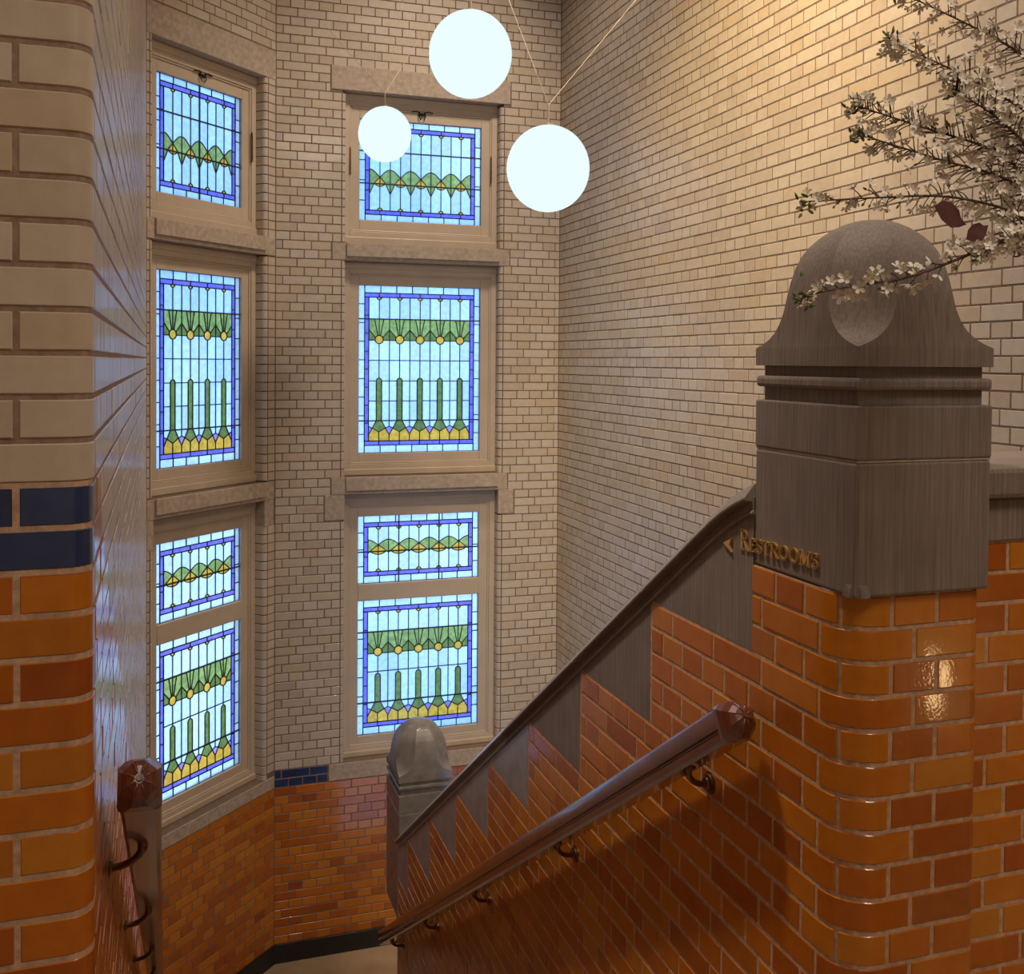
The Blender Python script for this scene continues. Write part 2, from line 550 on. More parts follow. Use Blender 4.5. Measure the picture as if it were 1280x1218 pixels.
mb = MB(); mb.box((-2.6, -3.2, FLOOR - 0.2), (XR, 1.72, FLOOR)); struct('floor', mb, M['floor'], 'tan stone floor of the upper hall', 'floor')
mb = MB(); mb.box((-0.5, 5.73, LAND - 0.2), (XR, YF + 0.1, LAND)); o = struct('floor', mb, M['floor'], 'tan stone floor of the lower landing below the stained glass windows', 'floor')
mb = MB(); mb.box((-2.7, -3.3, CEIL), (XR + 0.2, YF + 0.3, CEIL + 0.15)); struct('ceiling', mb, M['plaster'], 'cream plaster ceiling high above the stairwell', 'ceiling')
mb = MB(); mb.box((-2.7, -3.4, FLOOR), (XR + 0.2, -3.2, CEIL)); struct('wall_back', mb, M['plaster'], 'cream plaster wall of the hall behind the viewer')
mb = MB(); mb.box((-2.8, -3.4, FLOOR), (-2.6, 1.7, CEIL)); struct('wall_hall', mb, M['plaster'], 'cream plaster side wall of the hall')

# openings (u0, u1, z0, z1) in each wall's own coordinates: three stacked windows
OPEN = [(0.892, 2.04), (-0.885, 0.760), (-3.068, -1.022)]
FU = (1.23 - RC[0], 2.447 - RC[0]); CU = (0.062, 1.128)
SCZ = 1.012
OPEN_C = [(a * SCZ, b * SCZ) for a, b in OPEN]

def core(path, length, u_open, opens, name, label, thick=0.30):
    fr = lambda u, n, z: path.pt(u, z, n)
    mb = MB(); n0, n1 = -0.0012, -thick
    a, b = u_open
    mb.obox(fr, (-0.02, n1, LAND - 0.1), (a - 0.028, n0, CEIL)); mb.obox(fr, (b + 0.028, n1, LAND - 0.1), (length + 0.02, n0, CEIL))
    zs = [CEIL] + [z for o in opens for z in (o[1], o[0])] + [LAND - 0.1]
    for i in range(0, len(zs), 2):
        mb.obox(fr, (a - 0.028, n1, zs[i + 1]), (b + 0.028, n0, zs[i]))
    # side linings set back behind the jamb bricks
    for z0, z1 in opens:
        mb.obox(fr, (a - 0.06, n1, z0), (a - 0.004, -0.034, z1)); mb.obox(fr, (b + 0.004, n1, z0), (b + 0.06, -0.034, z1))
    return struct(name, mb, M['mortar_dark'], label)

wall_far = core(far, LEN_F, FU, OPEN, 'wall_far', 'far wall of cream glazed bricks over orange ones, with stained glass windows')
wall_corner = core(corner, LEN_C, CU, OPEN_C, 'wall_corner', 'slanting corner wall of cream glazed bricks at the left of the landing, with stained glass windows')
mb = MB(); mb.box((XR + 0.0012, -3.3, LAND), (XR + 0.3, YF + 0.3, CEIL))
wall_right = struct('wall_right', mb, M['mortar_dark'], 'tall wall of cream glazed bricks on the right side of the stairwell')

def stair_zone(u, z):
    return 'orange' if z < Z0 else ('blue' if z < Z0 + 2 * CH else 'white')

def jamb_bricks(B, path, u_edge, side, z0, k_from, k_to, zone):
    r = 0.03; dp = 0.10
    for k in range(k_from, k_to):
        za, zb = z0 + k * CH + 0.003, z0 + (k + 1) * CH - 0.003
        P = path.pt(u_edge - side * r if side > 0 else u_edge + r, 0, 0)
        if side > 0:      # opening lies on the +u side of this edge: turn left from the face into the reveal
            st = path.pt(u_edge - r, 0); pa = Path(st[:2], path.d, [('A', math.pi / 2, r), ('L', dp)])
        else:
            inner = path.pt(u_edge, 0, -(r + dp)); pa = Path(inner[:2], -np.array([-path.d[1], path.d[0]]), [('L', dp), ('A', math.pi / 2, r)])
        B.bent(pa, 0.0005, pa.len - 0.0005, za, zb, zone(0, (za + zb) / 2), n=8)

KC0, KC1 = -18, 116      # courses from the skirting to the ceiling
# stone rectangles (u0, u1, z0, z1) let into each wall
STONE_F = [('stone_lintel', 1.115, 2.530, 2.035, 2.221), ('stone_sill', 1.125, 2.530, 0.757, 0.890), ('stone_sill', 1.125, 2.524, -1.020, -0.885), ('stone_sill', 1.113, 2.530, -3.200, -3.068)]
BLOCK_F = [(1.075, 1.23, -1.215, -1.020), (2.447, 2.580, -1.215, -1.020)]
STONE_C = [('stone_lintel', 0.0, LEN_C, 2.035 * SCZ, 2.245 * SCZ), ('stone_sill', 0.0, LEN_C, 0.757 * SCZ, 0.890 * SCZ), ('stone_sill', 0.0, LEN_C - 0.01, -1.020 * SCZ, -0.885 * SCZ), ('stone_sill', 0.0, LEN_C, -3.200, -3.068 * SCZ)]
BLOCK_C = [(0.0, CU[0], -1.215 * SCZ, -1.020 * SCZ), (CU[1], LEN_C - 0.01, -1.215 * SCZ, -1.020 * SCZ)]

def window_wall(path, length, uo, opens, stones, blocks, wall, u_ref, shift):
    B = Bricks(wall, 0.0065)
    holes = [(uo[0] - 0.03, uo[1] + 0.03, a, b) for a, b in opens]
    holes += [(a - shift, b - shift, c, d) for _, a, b, c, d in stones] + [(a - shift, b - shift, c, d) for a, b, c, d in blocks]
    B.lay(path, 0.0, length, Z0, KC0, KC1, stair_zone, u_ref, holes)
    for a, b in opens:
        ka, kb = round((a - Z0) / CH), round((b - Z0) / CH)
        if a < -3: kb -= 3
        jamb_bricks(B, path, uo[0], 1, Z0, ka, kb, lambda u, z: 'white')
        jamb_bricks(B, path, uo[1], -1, Z0, ka, kb, lambda u, z: 'white')
    B.finish()
window_wall(far, LEN_F, FU, OPEN, STONE_F, BLOCK_F, wall_far, 0.0, RC[0])
window_wall(corner, LEN_C, CU, OPEN_C, STONE_C, BLOCK_C, wall_corner, LEN_C, 0.0)

B = Bricks(wall_right, 0.0065)
B.lay(right, 0.0, YF - 1.0, Z0, KC0, KC1, stair_zone, 0.0)
B.finish()

# left wall with its pillar: front face, bull-nosed corner, then the long side of the stair
r = 0.035
ang = math.atan2(LC[1] - (YN + r), LC[0] + 0.119)
lp = Path((-1.70, YN), (1, 0), [('L', 1.70 - 0.119 - r), ('A', ang, r), ('L', math.hypot(LC[0] + 0.119, LC[1] - YN - r) + 0.02)])
mb = MB()
fr = [lp.pt(lp.items[0][1], 0, -0.0025), lp.pt(lp.items[0][2], 0, -0.0025)] + [lp.pt(lp.items[1][1] + t * (lp.items[1][2] - lp.items[1][1]), 0, -0.0025) for t in (0.2, 0.4, 0.6, 0.8)] + [lp.pt(lp.items[2][1], 0, -0.0018), lp.pt(lp.len, 0, -0.0018)]
poly = [(-2.7, YN + 0.0025)] + [(p[0], p[1]) for p in fr] + [(LC[0] - 0.3, LC[1] + 0.35), (-0.55, 6.9), (-0.55, 2.1), (-2.7, 2.1)]
k = len(poly)
mb.add([(x, y, LAND - 0.1) for x, y in poly] + [(x, y, CEIL) for x, y in poly], [tuple(reversed(range(k))), tuple(range(k, 2 * k))] + [(i, (i + 1) % k, (i + 1) % k + k, i + k) for i in range(k)])
wall_left = struct('wall_left', mb, M['mortar_mid'], 'left wall and rounded brick pillar, cream above, a blue band, orange below')
S_FRONT = lp.items[1][2]
# paler bedding of the pillar's coloured dado, a skin over the front
mb = MB()
us = [0.0, lp.items[0][2]] + [lp.items[1][1] + t * (lp.items[1][2] - lp.items[1][1]) for t in (0.2, 0.4, 0.6, 0.8, 1.0)]
mb.loft([[lp.pt(u, FLOOR - 0.1, -0.0015) for u in us] + [lp.pt(u, FLOOR - 0.1, -0.012) for u in reversed(us)], [lp.pt(u, -0.1865, -0.0015) for u in us] + [lp.pt(u, -0.1865, -0.012) for u in reversed(us)]])
mb.build('dado_bedding', M['mortar_light'], wall_left)
def left_zone(u, z):
    if u < S_FRONT + 0.07:
        return 'white' if z > -0.19 else ('blue' if z > -0.322 else 'orange')
    y = YN + (u - S_FRONT)
    if y > 1.9 and z < LAND: return None
    return 'white' if z > -0.14 - SLOPE * (y - 1.7) else 'orange'
B = Bricks(wall_left, 0.0085, tilt=0.0045)
s_ref = 1.70 - 0.224
B.lay(lp, 0.9, lp.len - 0.01, -0.19, -66, 71, left_zone, s_ref, parity=1, soff=-0.0525, skip=(s_ref + 0.105,))
B.finish()

# ------------------------------------------------------------------ parapet beside the stair, with its end pier
XP = 1.218
YK = [1.995 + 0.4965 * k for k in range(9)]
BK = [-0.642 - 0.33 * k for k in range(9)]
R1, R2 = 0.085, 0.03
pp = Path((XP, 5.74), (0, -1), [('L', 5.74 - 1.642 - R1), ('A', math.pi / 2, R1), ('L', 1.535 - R2 - XP - R1), ('A', math.pi / 2, R2), ('L', 0.10)])
mb = MB()
line = lambda y: -0.315 - SLOPE * (y - 1.994)
poly = [(1.74, LAND - 0.1), (5.74, LAND - 0.1), (5.74, line(5.74) + 0.01), (1.995, line(1.995) + 0.01), (1.995, -0.446), (1.74, -0.446)]
k = len(poly); xa, xb = XP + 0.0018, 1.52
mb.add([(xa, y, z) for y, z in poly] + [(xb, y, z) for y, z in poly], [tuple(range(k)), tuple(reversed(range(k, 2 * k)))] + [(i, (i + 1) % k, (i + 1) % k + k, i + k) for i in range(k)])
ring = [pp.pt(pp.items[0][2] - 0.013, 0, -0.0018)] + [pp.pt(pp.items[1][1] + t * R1 * math.pi / 2, 0, -0.0018) for t in (0, 0.2, 0.4, 0.6, 0.8, 1)] + [pp.pt(pp.items[3][1] + t * R2 * math.pi / 2, 0, -0.0018) for t in (0, 0.5, 1)] + [pp.pt(pp.items[4][1] + 0.068, 0, -0.0018)]
k = len(ring)
mb.add([(p[0], p[1], FLOOR) for p in ring] + [(p[0], p[1], -0.444) for p in ring], [tuple(reversed(range(k))), tuple(range(k, 2 * k))] + [(i, (i + 1) % k, (i + 1) % k + k, i + k) for i in range(k)])
wall_stair = struct('wall_stair', mb, M['mortar_light'], 'sloping stair parapet of orange glazed bricks ending in a rounded pier')
holes = [(5.74 - YK[k + 1], 5.74 - YK[k], BK[k], 2.0) for k in range(8)]
holes.append((5.74 - 1.995, pp.len, -0.444, 2.0))
s_ref = pp.items[2][1] + (1.318 - (XP + R1))
def para_zone(u, z):
    y = 5.74 - u
    if y < 1.72 and z < FLOOR: return None
    return 'orange'
B = Bricks(wall_stair, 0.0085, tilt=0.003)
B.lay(pp, 0.02, pp.len, -0.642, -59, 4, para_zone, s_ref, holes, parity=0, soff=0.0525, skip=(pp.len - 0.03, pp.len - 0.06, pp.len - 0.09))
B.finish()

# low wall to the right of the pier
YL = 1.755
low = Straight((1.53, YL), (1, 0))
mb = MB(); mb.box((1.52, YL + 0.0018, FLOOR), (XR, 2.03, -0.375))
wall_low = struct('wall_low', mb, M['mortar_light'], 'low orange brick wall right of the pier, capped with stone')
B = Bricks(wall_low, 0.0085, tilt=0.003)
B.lay(low, 0.005, XR - 1.53, -0.642, -17, 4, lambda u, z: 'orange', 0.07, parity=1)
B.finish()
cp = MB(); cp.box((1.525, YL - 0.006, -0.376), (XR, 2.03, -0.285)); cp.build('band_stone', M['stone'], wall_low, bevel=0.004)
cp = MB(); cp.box((1.50, YL - 0.03, -0.283), (XR, 2.06, -0.215)); cp.build('cap_stone', M['stone'], wall_low, bevel=0.012)

# ------------------------------------------------------------------ sawtooth stones and the coping
cop = empty('stone_coping', (XP, 1.99, -0.5))
tag(cop, 'sloping grey stone coping with sawtooth stones along the orange stair parapet', 'coping')
frx = lambda u, n, z: (n, u, z)
for k in range(8):
    g = 0.0035
    ya, yb = YK[k] + (g if k else -0.0105), YK[k + 1] - 0.004
    if k == 7: yb = min(yb, 5.74)
    a = line(ya); b = max(BK[k] + g, line(yb))
    mb = MB(); mb.prism([(ya, BK[k] + g), (yb, BK[k] + g), (yb, b + 0.012), (ya, a + 0.012)], frx, XP + 0.001, XP + 0.10)
    mb.build('sawtooth_stone', M['stone_smooth'] if k > 2 else M['stone'], cop)
PROF = [(1.226, -0.005), (1.210, -0.001), (1.2105, 0.004), (1.2215, 0.011), (1.2215, 0.026), (1.199, 0.030), (1.198, 0.036), (1.232, 0.068), (1.27, 0.072), (1.48, 0.072), (1.51, 0.068), (1.545, 0.036), (1.545, 0.030), (1.52, 0.0), (1.50, -0.02), (1.24, -0.02)]
cpath = []
ys = [5.755] + [5.0, 4.25, 3.5, 2.75, 2.30, 2.20, 2.13, 2.08, 2.04, 2.01, 1.975]
def cz(y):
    z = line(y)
    if y < 2.15: z -= 0.9 * (2.15 - y) ** 2 * 1.0
    return z
def coping_piece(y0, y1, nm):
    yy = [y0] + [y for y in ys if y1 + 0.01 < y < y0 - 0.01] + [y1]
    rings = []
    for y in yy:
        t = Vector((0, 1, (cz(y + 0.01) - cz(y - 0.01)) / 0.02)).normalized(); nn = Vector((0, -t.z, t.y))
        rings.append([(x, y + nn.y * h, cz(y) + nn.z * h) for x, h in PROF])
    mb = MB(); mb.loft(rings); mb.build('coping_stone', M['stone_smooth'] if y1 > 3.0 else M['stone'], cop, bevel=0.002)
joints = [5.73, 4.72, 3.73, 2.99, 2.49, 1.980]
for a, b in zip(joints[:-1], joints[1:]): coping_piece(a - 0.0012, b + 0.0012, 'coping_stone')

# ------------------------------------------------------------------ newel posts
def newel(dy, dz, label, stone):
    root = empty('newel_post', (1.38, 1.806 + dy, -0.444 + dz))
    tag(root, label, 'newel post', 'domed stone newel posts at the ends of the stair parapet')
    cx, cy = 1.3785, 1.8065; hx, hy = 0.1585, 0.1785
    def block(nm, z0, z1, ins=0.0, bev=0.004):
        mb = MB(); mb.box((cx - hx + ins, cy - hy + ins + dy, z0 + dz), (cx + hx - ins, cy + hy - ins + dy, z1 + dz))
        return mb.build(nm, stone, root, bevel=bev)
    zb = -0.444 if dy == 0 else -0.80
    # base block with its right foot cut back
    block('base_block', zb if dy else -0.444, -0.1866, 0.001, 0.006)
    block('neck_block', -0.1828, -0.079)
    mj = block('mortar_joint', -0.1868, -0.1826, 0.0025, 0.0); mj.data.materials[0] = M['sandstone']
    block('recess_band', -0.080, -0.049, 0.014, 0.002)
    block('torus_band', -0.050, -0.026, 0.0, 0.007)
    block('recess_band', -0.027, -0.003, 0.014, 0.002)
    # cap: square plinth, cove, then a domed top of eight faces
    rings = []
    prof = [(-0.004, 1.0, 0), (0.033, 1.0, 0), (0.037, 0.997, 0.06), (0.043, 0.994, 0.15), (0.052, 0.99, 0.25), (0.066, 0.985, 0.35), (0.084, 0.98, 0.43), (0.108, 0.97, 0.49), (0.14, 0.95, 0.52),
            (0.171, 0.915, 0.53), (0.200, 0.86, 0.53), (0.225, 0.79, 0.53), (0.245, 0.70, 0.53), (0.262, 0.59, 0.53), (0.276, 0.475, 0.53), (0.289, 0.33, 0.53), (0.297, 0.19, 0.53), (0.300, 0.05, 0.53)]
    for z, f, c in prof:
        ax, ay = hx * f, hy * f; ex, ey = ax * c * 1.1, ay * c * 1.1
        rings.append([(cx + x, cy + y + dy, z + dz) for x, y in ((-ax, -ay + ey), (-ax + ex, -ay), (ax - ex, -ay), (ax, -ay + ey), (ax, ay - ey), (ax - ex, ay), (-ax + ex, ay), (-ax, ay - ey))])
    mb = MB(); mb.loft(rings); mb.build('domed_cap', stone, root, auto=24)
    # stopped corner at the foot of the base block
    mb = MB()
    fan = [(math.cos(math.pi * i / 10), math.sin(math.pi * i / 10)) for i in range(11)]
    a = Vector((cx - hx, cy - hy + dy, zb + dz + 0.001)); d = Vector((1, -1, 0)).normalized(); nrm = Vector((-1, -1, 0)).normalized()
    pts0 = [a - nrm * 0.02 + d * 0.0255 * c + Vector((0, 0, 0.036 * s_)) for c, s_ in fan]
    pts1 = [a - nrm * 0.007 + d * 0.0115 * c + Vector((0, 0, 0.028 * s_)) for c, s_ in fan]
    mb.loft([pts0, pts1]); mb.build('corner_stop', stone, root)
    return root
newel(0.0, 0.0, 'large domed dark stone newel post in the foreground, above the rounded orange pier', M['stone'])
newel(4.095, -2.415, 'domed stone newel post at the stair foot, before the lowest far window', M['stone_dark'])

# brass lettering on the newel base and first sawtooth stone
sign = empty('restrooms_sign', (XP, 1.9, -0.41))
tag(sign, 'small raised brass letters RESTROOMS with an arrow on the dark stone', 'sign')
def glyph(ch):
    """strokes in a unit cell: (polyline, thickness)"""
    T, t = 0.145, 0.075
    arc = lambda cx, cy, rx, ry, a0, a1, n=10: [(cx + rx * math.cos(math.radians(a0 + (a1 - a0) * i / n)), cy + ry * math.sin(math.radians(a0 + (a1 - a0) * i / n))) for i in range(n + 1)]
    if ch == 'R': return 0.74, [([(0.16, 0), (0.16, 1)], T), ([(0.03, 0), (0.30, 0)], t), ([(0.03, 1), (0.36, 1)], t), ([(0.16, 0.96)] + arc(0.36, 0.75, 0.22, 0.22, 90, -90) + [(0.16, 0.53)], t * 1.3), ([(0.36, 0.53), (0.66, 0.02)], T), ([(0.56, 0), (0.76, 0)], t)]
    if ch == 'E': return 0.66, [([(0.16, 0), (0.16, 1)], T), ([(0.03, 0.04), (0.58, 0.04)], t), ([(0.03, 0.96), (0.56, 0.96)], t), ([(0.16, 0.5), (0.46, 0.5)], t), ([(0.56, 0.02), (0.60, 0.24)], t), ([(0.54, 0.98), (0.56, 0.78)], t)]
    if ch == 'S': return 0.58, [(arc(0.29, 0.74, 0.19, 0.22, 40, 270, 10) + arc(0.29, 0.27, 0.21, 0.24, 90, -140, 10), T * 0.85), ([(0.45, 0.78), (0.47, 0.98)], t), ([(0.08, 0.02), (0.10, 0.25)], t)]
    if ch == 'T': return 0.70, [([(0.35, 0), (0.35, 1)], T), ([(0.22, 0.03), (0.48, 0.03)], t), ([(0.04, 0.96), (0.66, 0.96)], t), ([(0.05, 0.98), (0.04, 0.76)], t), ([(0.65, 0.98), (0.66, 0.76)], t)]
    if ch == 'O': return 0.84, [(arc(0.42, 0.5, 0.33, 0.46, 0, 360, 20), T * 0.9)]
    if ch == 'M': return 0.96, [([(0.16, 0), (0.16, 1)], t), ([(0.04, 0.03), (0.28, 0.03)], t), ([(0.16, 0.97), (0.47, 0.06)], T), ([(0.47, 0.06), (0.80, 0.97)], t), ([(0.80, 0), (0.80, 1)], T), ([(0.68, 0.03), (0.92, 0.03)], t), ([(0.04, 0.97), (0.2, 0.97)], t), ([(0.76, 0.97), (0.92, 0.97)], t)]
def stroke(mb, pl, th, fr, n0, n1):
    for (x0, z0), (x1, z1) in zip(pl[:-1], pl[1:]):
        L = math.hypot(x1 - x0, z1 - z0)
        if L < 1e-6: continue
        dx, dz = (x1 - x0) / L, (z1 - z0) / L; e = th * 0.18
        a, b = (x0 - dx * e, z0 - dz * e), (x1 + dx * e, z1 + dz * e); px, pz = -dz * th / 2, dx * th / 2
        mb.prism([(a[0] + px, a[1] + pz), (a[0] - px, a[1] - pz), (b[0] - px, b[1] - pz), (b[0] + px, b[1] + pz)], fr, n0, n1)
word = [('R', 0.043)] + [(c, 0.030) for c in 'ESTROOMS']
wid = sum(glyph(c)[0] * (0.040 if c0 == 0.043 else 0.034) for c, c0 in word)
y = 2.036; stretch_w = (2.036 - 1.738) / wid
for ch, hgt in word:
    w, st = glyph(ch); sx = (0.040 if hgt == 0.043 else 0.034) * stretch_w
    mb = MB(); y0 = y
    base = -0.4185 + (2.036 - y) * 0.035
    fr = lambda u, n, z, y0=y0, sx=sx, hgt=hgt, base=base: (n, y0 - u * sx * 0.92, base + z * hgt)
    for pl, th in st: stroke(mb, pl, th, fr, XP - 0.0028, XP + 0.004)
    mb.build('letter', M['brass'], sign)
    y -= w * sx
mb = MB(); mb.prism([(2.106, -0.4175), (2.072, -0.402), (2.079, -0.4175), (2.070, -0.433)], lambda u, n, z: (n, u, z), XP - 0.005, XP + 0.003)
mb.build('arrow', M['brass'], sign)

# ------------------------------------------------------------------ stair flight, skirting
st = empty('staircase', (0.5, 1.73, FLOOR))
tag(st, 'flight of grey stone steps going down between the brick walls', 'stairs')
for i in range(16):
    y0 = 1.735 + 0.2485 * i; z1 = FLOOR - 0.165 * (i + 1)
    mb = MB(); mb.box((-0.125 - 0.0094 * (y0 - 1.7) - 0.02, y0, z1 - 0.20), (XP + 0.003, y0 + 0.27, z1)); mb.build('step', M['tread'], st, bevel=0.006)
def skirting(path, u0, u1, z0, z1, name):
    mb = MB(); mb.obox(lambda u, n, z: path.pt(u, z, n), (u0, -0.01, z0), (u1, 0.018, z1))
    o = mb.build(name, M['black'], bevel=0.004); o['kind'] = 'structure'; o['label'] = 'black skirting at the foot of the %s' % name.split('_')[1] + ' wall of the landing'; o['category'] = 'skirting'
skirting(far, 0.0, LEN_F, LAND, -4.382, 'baseboard_far'); skirting(corner, 0.0, LEN_C, LAND, -4.382, 'baseboard_corner')

# ------------------------------------------------------------------ windows with stained glass
SM = 0.1622         # width of one motif
def leaded(parent, fr, u0, u1, z0, z1, nm, kind, P):
    """stained glass panel: panes one by one, came as one net; fr(u, n, z)"""
    Wd, H = u1 - u0, z1 - z0
    came = {}; TH = []
    bx, bl = (Wd - nm * SM) / 2 - 0.033, 0.033
    bt = P.get('bt', 0.058)
    X0 = bx + bl
    tin, tbot = bt + bl, H - bt - bl
    FRZ = lambda v: z1 - v
    def edge(a, b):
        k = tuple(sorted(((round(a[0], 4), round(a[1], 4)), (round(b[0], 4), round(b[1], 4)))))
        if k[0] != k[1]: came[k] = 1
    def pane(poly, col, nm_='pane'):
        q = [poly[0]]
        for p in poly[1:]:
            if math.hypot(p[0] - q[-1][0], p[1] - q[-1][1]) > 2e-4: q.append(p)
        while len(q) > 2 and math.hypot(q[0][0] - q[-1][0], q[0][1] - q[-1][1]) < 2e-4: q.pop()
        if len(q) < 3: return
        ar = sum(q[i][0] * q[(i + 1) % len(q)][1] - q[(i + 1) % len(q)][0] * q[i][1] for i in range(len(q))) / 2
        if abs(ar) < 1.2e-5: return
        for i in range(len(q)): edge(q[i], q[(i + 1) % len(q)])
        me = bpy.data.meshes.new('pane')
        vs = [fr(u0 + x, 0, FRZ(v)) for x, v in q]
        me.from_pydata(vs, [], [tuple(range(len(q))) if ar < 0 else tuple(reversed(range(len(q))))])
        me.materials.append(G[col])
        o = bpy.data.objects.new('pane', me); COL.objects.link(o); o.parent = parent
        o.matrix_parent_inverse = Matrix.Translation(parent.location).inverted()
    rect = lambda a, b, c, d, col: pane([(a, c), (b, c), (b, d), (a, d)], col)
    # clear border
    nh = nm + 2
    xs = [bx + (Wd - 2 * bx) * i / nh for i in range(nh + 1)]
    for a, b in zip(xs[:-1], xs[1:]):
        rect(a, b, 0, bt, 'clear'); rect(a, b, H - bt, H, 'clear')
    nv = max(3, round(H / 0.15)); vs_ = [H * i / nv for i in range(nv + 1)]
    for a, b in zip(vs_[:-1], vs_[1:]):
        rect(0, bx, a, b, 'clear'); rect(Wd - bx, Wd, a, b, 'clear')
    # blue band
    xs = [bx] + [X0 + SM * (i + 0.5) for i in range(nm)] + [Wd - bx]
    for a, b in zip(xs[:-1], xs[1:]):
        rect(a, b, bt, bt + bl, 'blue'); rect(a, b, H - bt - bl, H - bt, 'blue')
    vv = [tin + (tbot - tin) * i / max(2, nv - 1) for i in range(max(2, nv - 1) + 1)]
    for a, b in zip(vv[:-1], vv[1:]):
        rect(bx, X0, a, b, 'blue'); rect(Wd - X0, Wd - bx, a, b, 'blue')
    h = SM / 2; rs = 0.019
    semi = lambda x: math.sqrt(max(0, rs * rs - x * x))
    lin = lambda a, b, n=6: [a + (b - a) * i / n for i in range(n + 1)]
    for i in range(nm):
        c = X0 + SM * (i + 0.5)
        # little half discs hanging from the band (and standing on it in the low panels)
        pane([(c + rs * math.cos(math.pi * k / 8), tin + rs * math.sin(math.pi * k / 8)) for k in range(9)], 'yellow')
        if kind == 'hills':
            pane([(c + rs * math.cos(math.pi * k / 8), tbot - rs * math.sin(math.pi * k / 8)) for k in range(9)], 'yellow')
        for sg in (-1, 1):
            X = lambda x: c + sg * x
            if kind == 'tall':
                gt, gb, sc_, sr = P['gt'], P['gb'], P['sun'], 0.0325
                ws, base, stop = 0.0215, P['base'], P['stem']
                xs = lin(0, rs, 5)
                top = [(X(x), tin + semi(x)) for x in xs] + [(X(h), tin)]
                pane(top + [(X(h), gt), (X(0), gt)], 'clear')
                # ray fan: green pieces between the leads
                dz = gb - sc_
                aend = math.asin(max(-1, min(1, dz / sr)))
                arcp = lambda a: (X(sr * math.cos(a)), sc_ + sr * math.sin(a))     # a measured down from horizontal
                a_ray, a_dia = math.radians(-72), math.radians(-28)
                p_ray, p_dia = (X(0.036), gt), (X(h), gt + (gb - gt) * 0.5)
                seq = lambda a, b, n=3: [arcp(a + (b - a) * k / n) for k in range(n + 1)]
                pane([(X(0), gt), p_ray] + seq(a_ray, math.radians(-90)), 'green')
                pane([p_ray, (X(h), gt), p_dia] + seq(a_dia, a_ray), 'green')
                pane([p_dia, (X(h), gb)] + seq(aend, a_dia), 'dgreen')
                # clear strips down to the stems
                v = gb
                bars = P['bars'] + [base]
                for bi, b in enumerate(bars):
                    if v == gb:
                        pts = [(X(0), sc_ + sr)] + [arcp(math.pi / 2 + (aend - math.pi / 2) * k / 4) for k in range(1, 5)] + [(X(h), gb)]
                    else:
                        pts = None
                    if b <= stop:
                        pane((pts or [(X(0), v), (X(h), v)]) + [(X(h), b), (X(0), b)], 'clear')
                    elif v < stop:
                        arc = [(X(ws * math.sin(math.pi / 2 * k / 4)), stop + ws - ws * math.cos(math.pi / 2 * k / 4)) for k in range(5)]
                        pane((pts or [(X(0), v), (X(h), v)]) + [(X(h), b), (X(ws), max(b, stop + ws))] + list(reversed(arc)), 'clear')
                    else:
                        pane([(X(ws), v), (X(h), v), (X(h), b), (X(ws), b)], 'clear')
                    v = b
                kx, ka, kb, da, db, yb = 0.052, base + 0.057, base + 0.088, base + 0.044, base + 0.109, tbot
                pane([(X(ws), base), (X(h), base), (X(h), da), (X(kx), ka)], 'clear')
                pane([(X(0), kb), (X(kx), ka), (X(h), db), (X(h), yb), (X(0), yb)], 'yellow')
                if sg == 1 and i < nm - 1:
                    pane([(c + h, da), (c + kx, ka), (c + h, db), (c + 2 * h - kx, ka)], 'purple')
                elif (sg == 1 and i == nm - 1) or (sg == -1 and i == 0):
                    pane([(X(h), da), (X(kx), ka), (X(h), db)], 'purple')
            else:
                pk, cr_, lo, yc, yb, xw = [P[k] for k in ('peak', 'cross', 'low', 'yc', 'yb', 'xw')]
                n = 8; xs = lin(0, h, n)
                topc = [(X(x), cr_ + (pk - cr_) * math.sin(math.pi / 2 * x / h)) for x in xs]
                lowf = lambda x: cr_ + (yc - cr_) * (x / xw) ** 1.15 if x <= xw else yc + (lo - yc) * ((x - xw) / (h - xw)) ** 0.9
                xl = lin(0, xw, 5) + lin(xw, h, 4)[1:]
                lowc = [(X(x), lowf(x)) for x in xl]
                bar = P.get('bar')
                st_ = [(X(x), tin + semi(x)) for x in lin(0, rs, 5)] + [(X(h), tin)]
                if bar:
                    pane(st_ + [(X(h), bar), (X(0), bar)], 'clear'); pane([(X(0), bar), (X(h), bar)] + list(reversed(topc)), 'clear')
                else:
                    pane(st_ + list(reversed(topc)), 'clear')
                pane(topc + list(reversed(lowc)), 'green')
                ybot = [(X(x), yb + (yc - yb) * (x / xw) ** 2) for x in lin(0, xw, 5)]
                pane([p for p, x in zip(lowc, xl) if x <= xw + 1e-6] + list(reversed(ybot)), 'yellow')
                bl_ = [(X(x), tbot - semi(x)) for x in lin(0, rs, 5)] + [(X(h), tbot)]
                pane(ybot + [p for p, x in zip(lowc, xl) if x > xw + 1e-6] + list(reversed(bl_)), 'clear')
        if kind == 'tall':
            ws, base, stop = 0.0215, P['base'], P['stem']
            arc = [(c + ws * math.cos(math.pi * k / 8), stop + ws - ws * math.sin(math.pi * k / 8)) for k in range(9)]
            pane(arc + [(c - ws, base), (c + ws, base)], 'dgreen')
            pane([(c - ws, base), (c + ws, base), (c + 0.052, base + 0.057), (c, base + 0.088), (c - 0.052, base + 0.057)], 'dgreen')
            pane([(c + 0.0325 * math.cos(2 * math.pi * k / 16), P['sun'] + 0.0325 * math.sin(2 * math.pi * k / 16)) for k in range(16)], 'yellow')
    mb = MB()
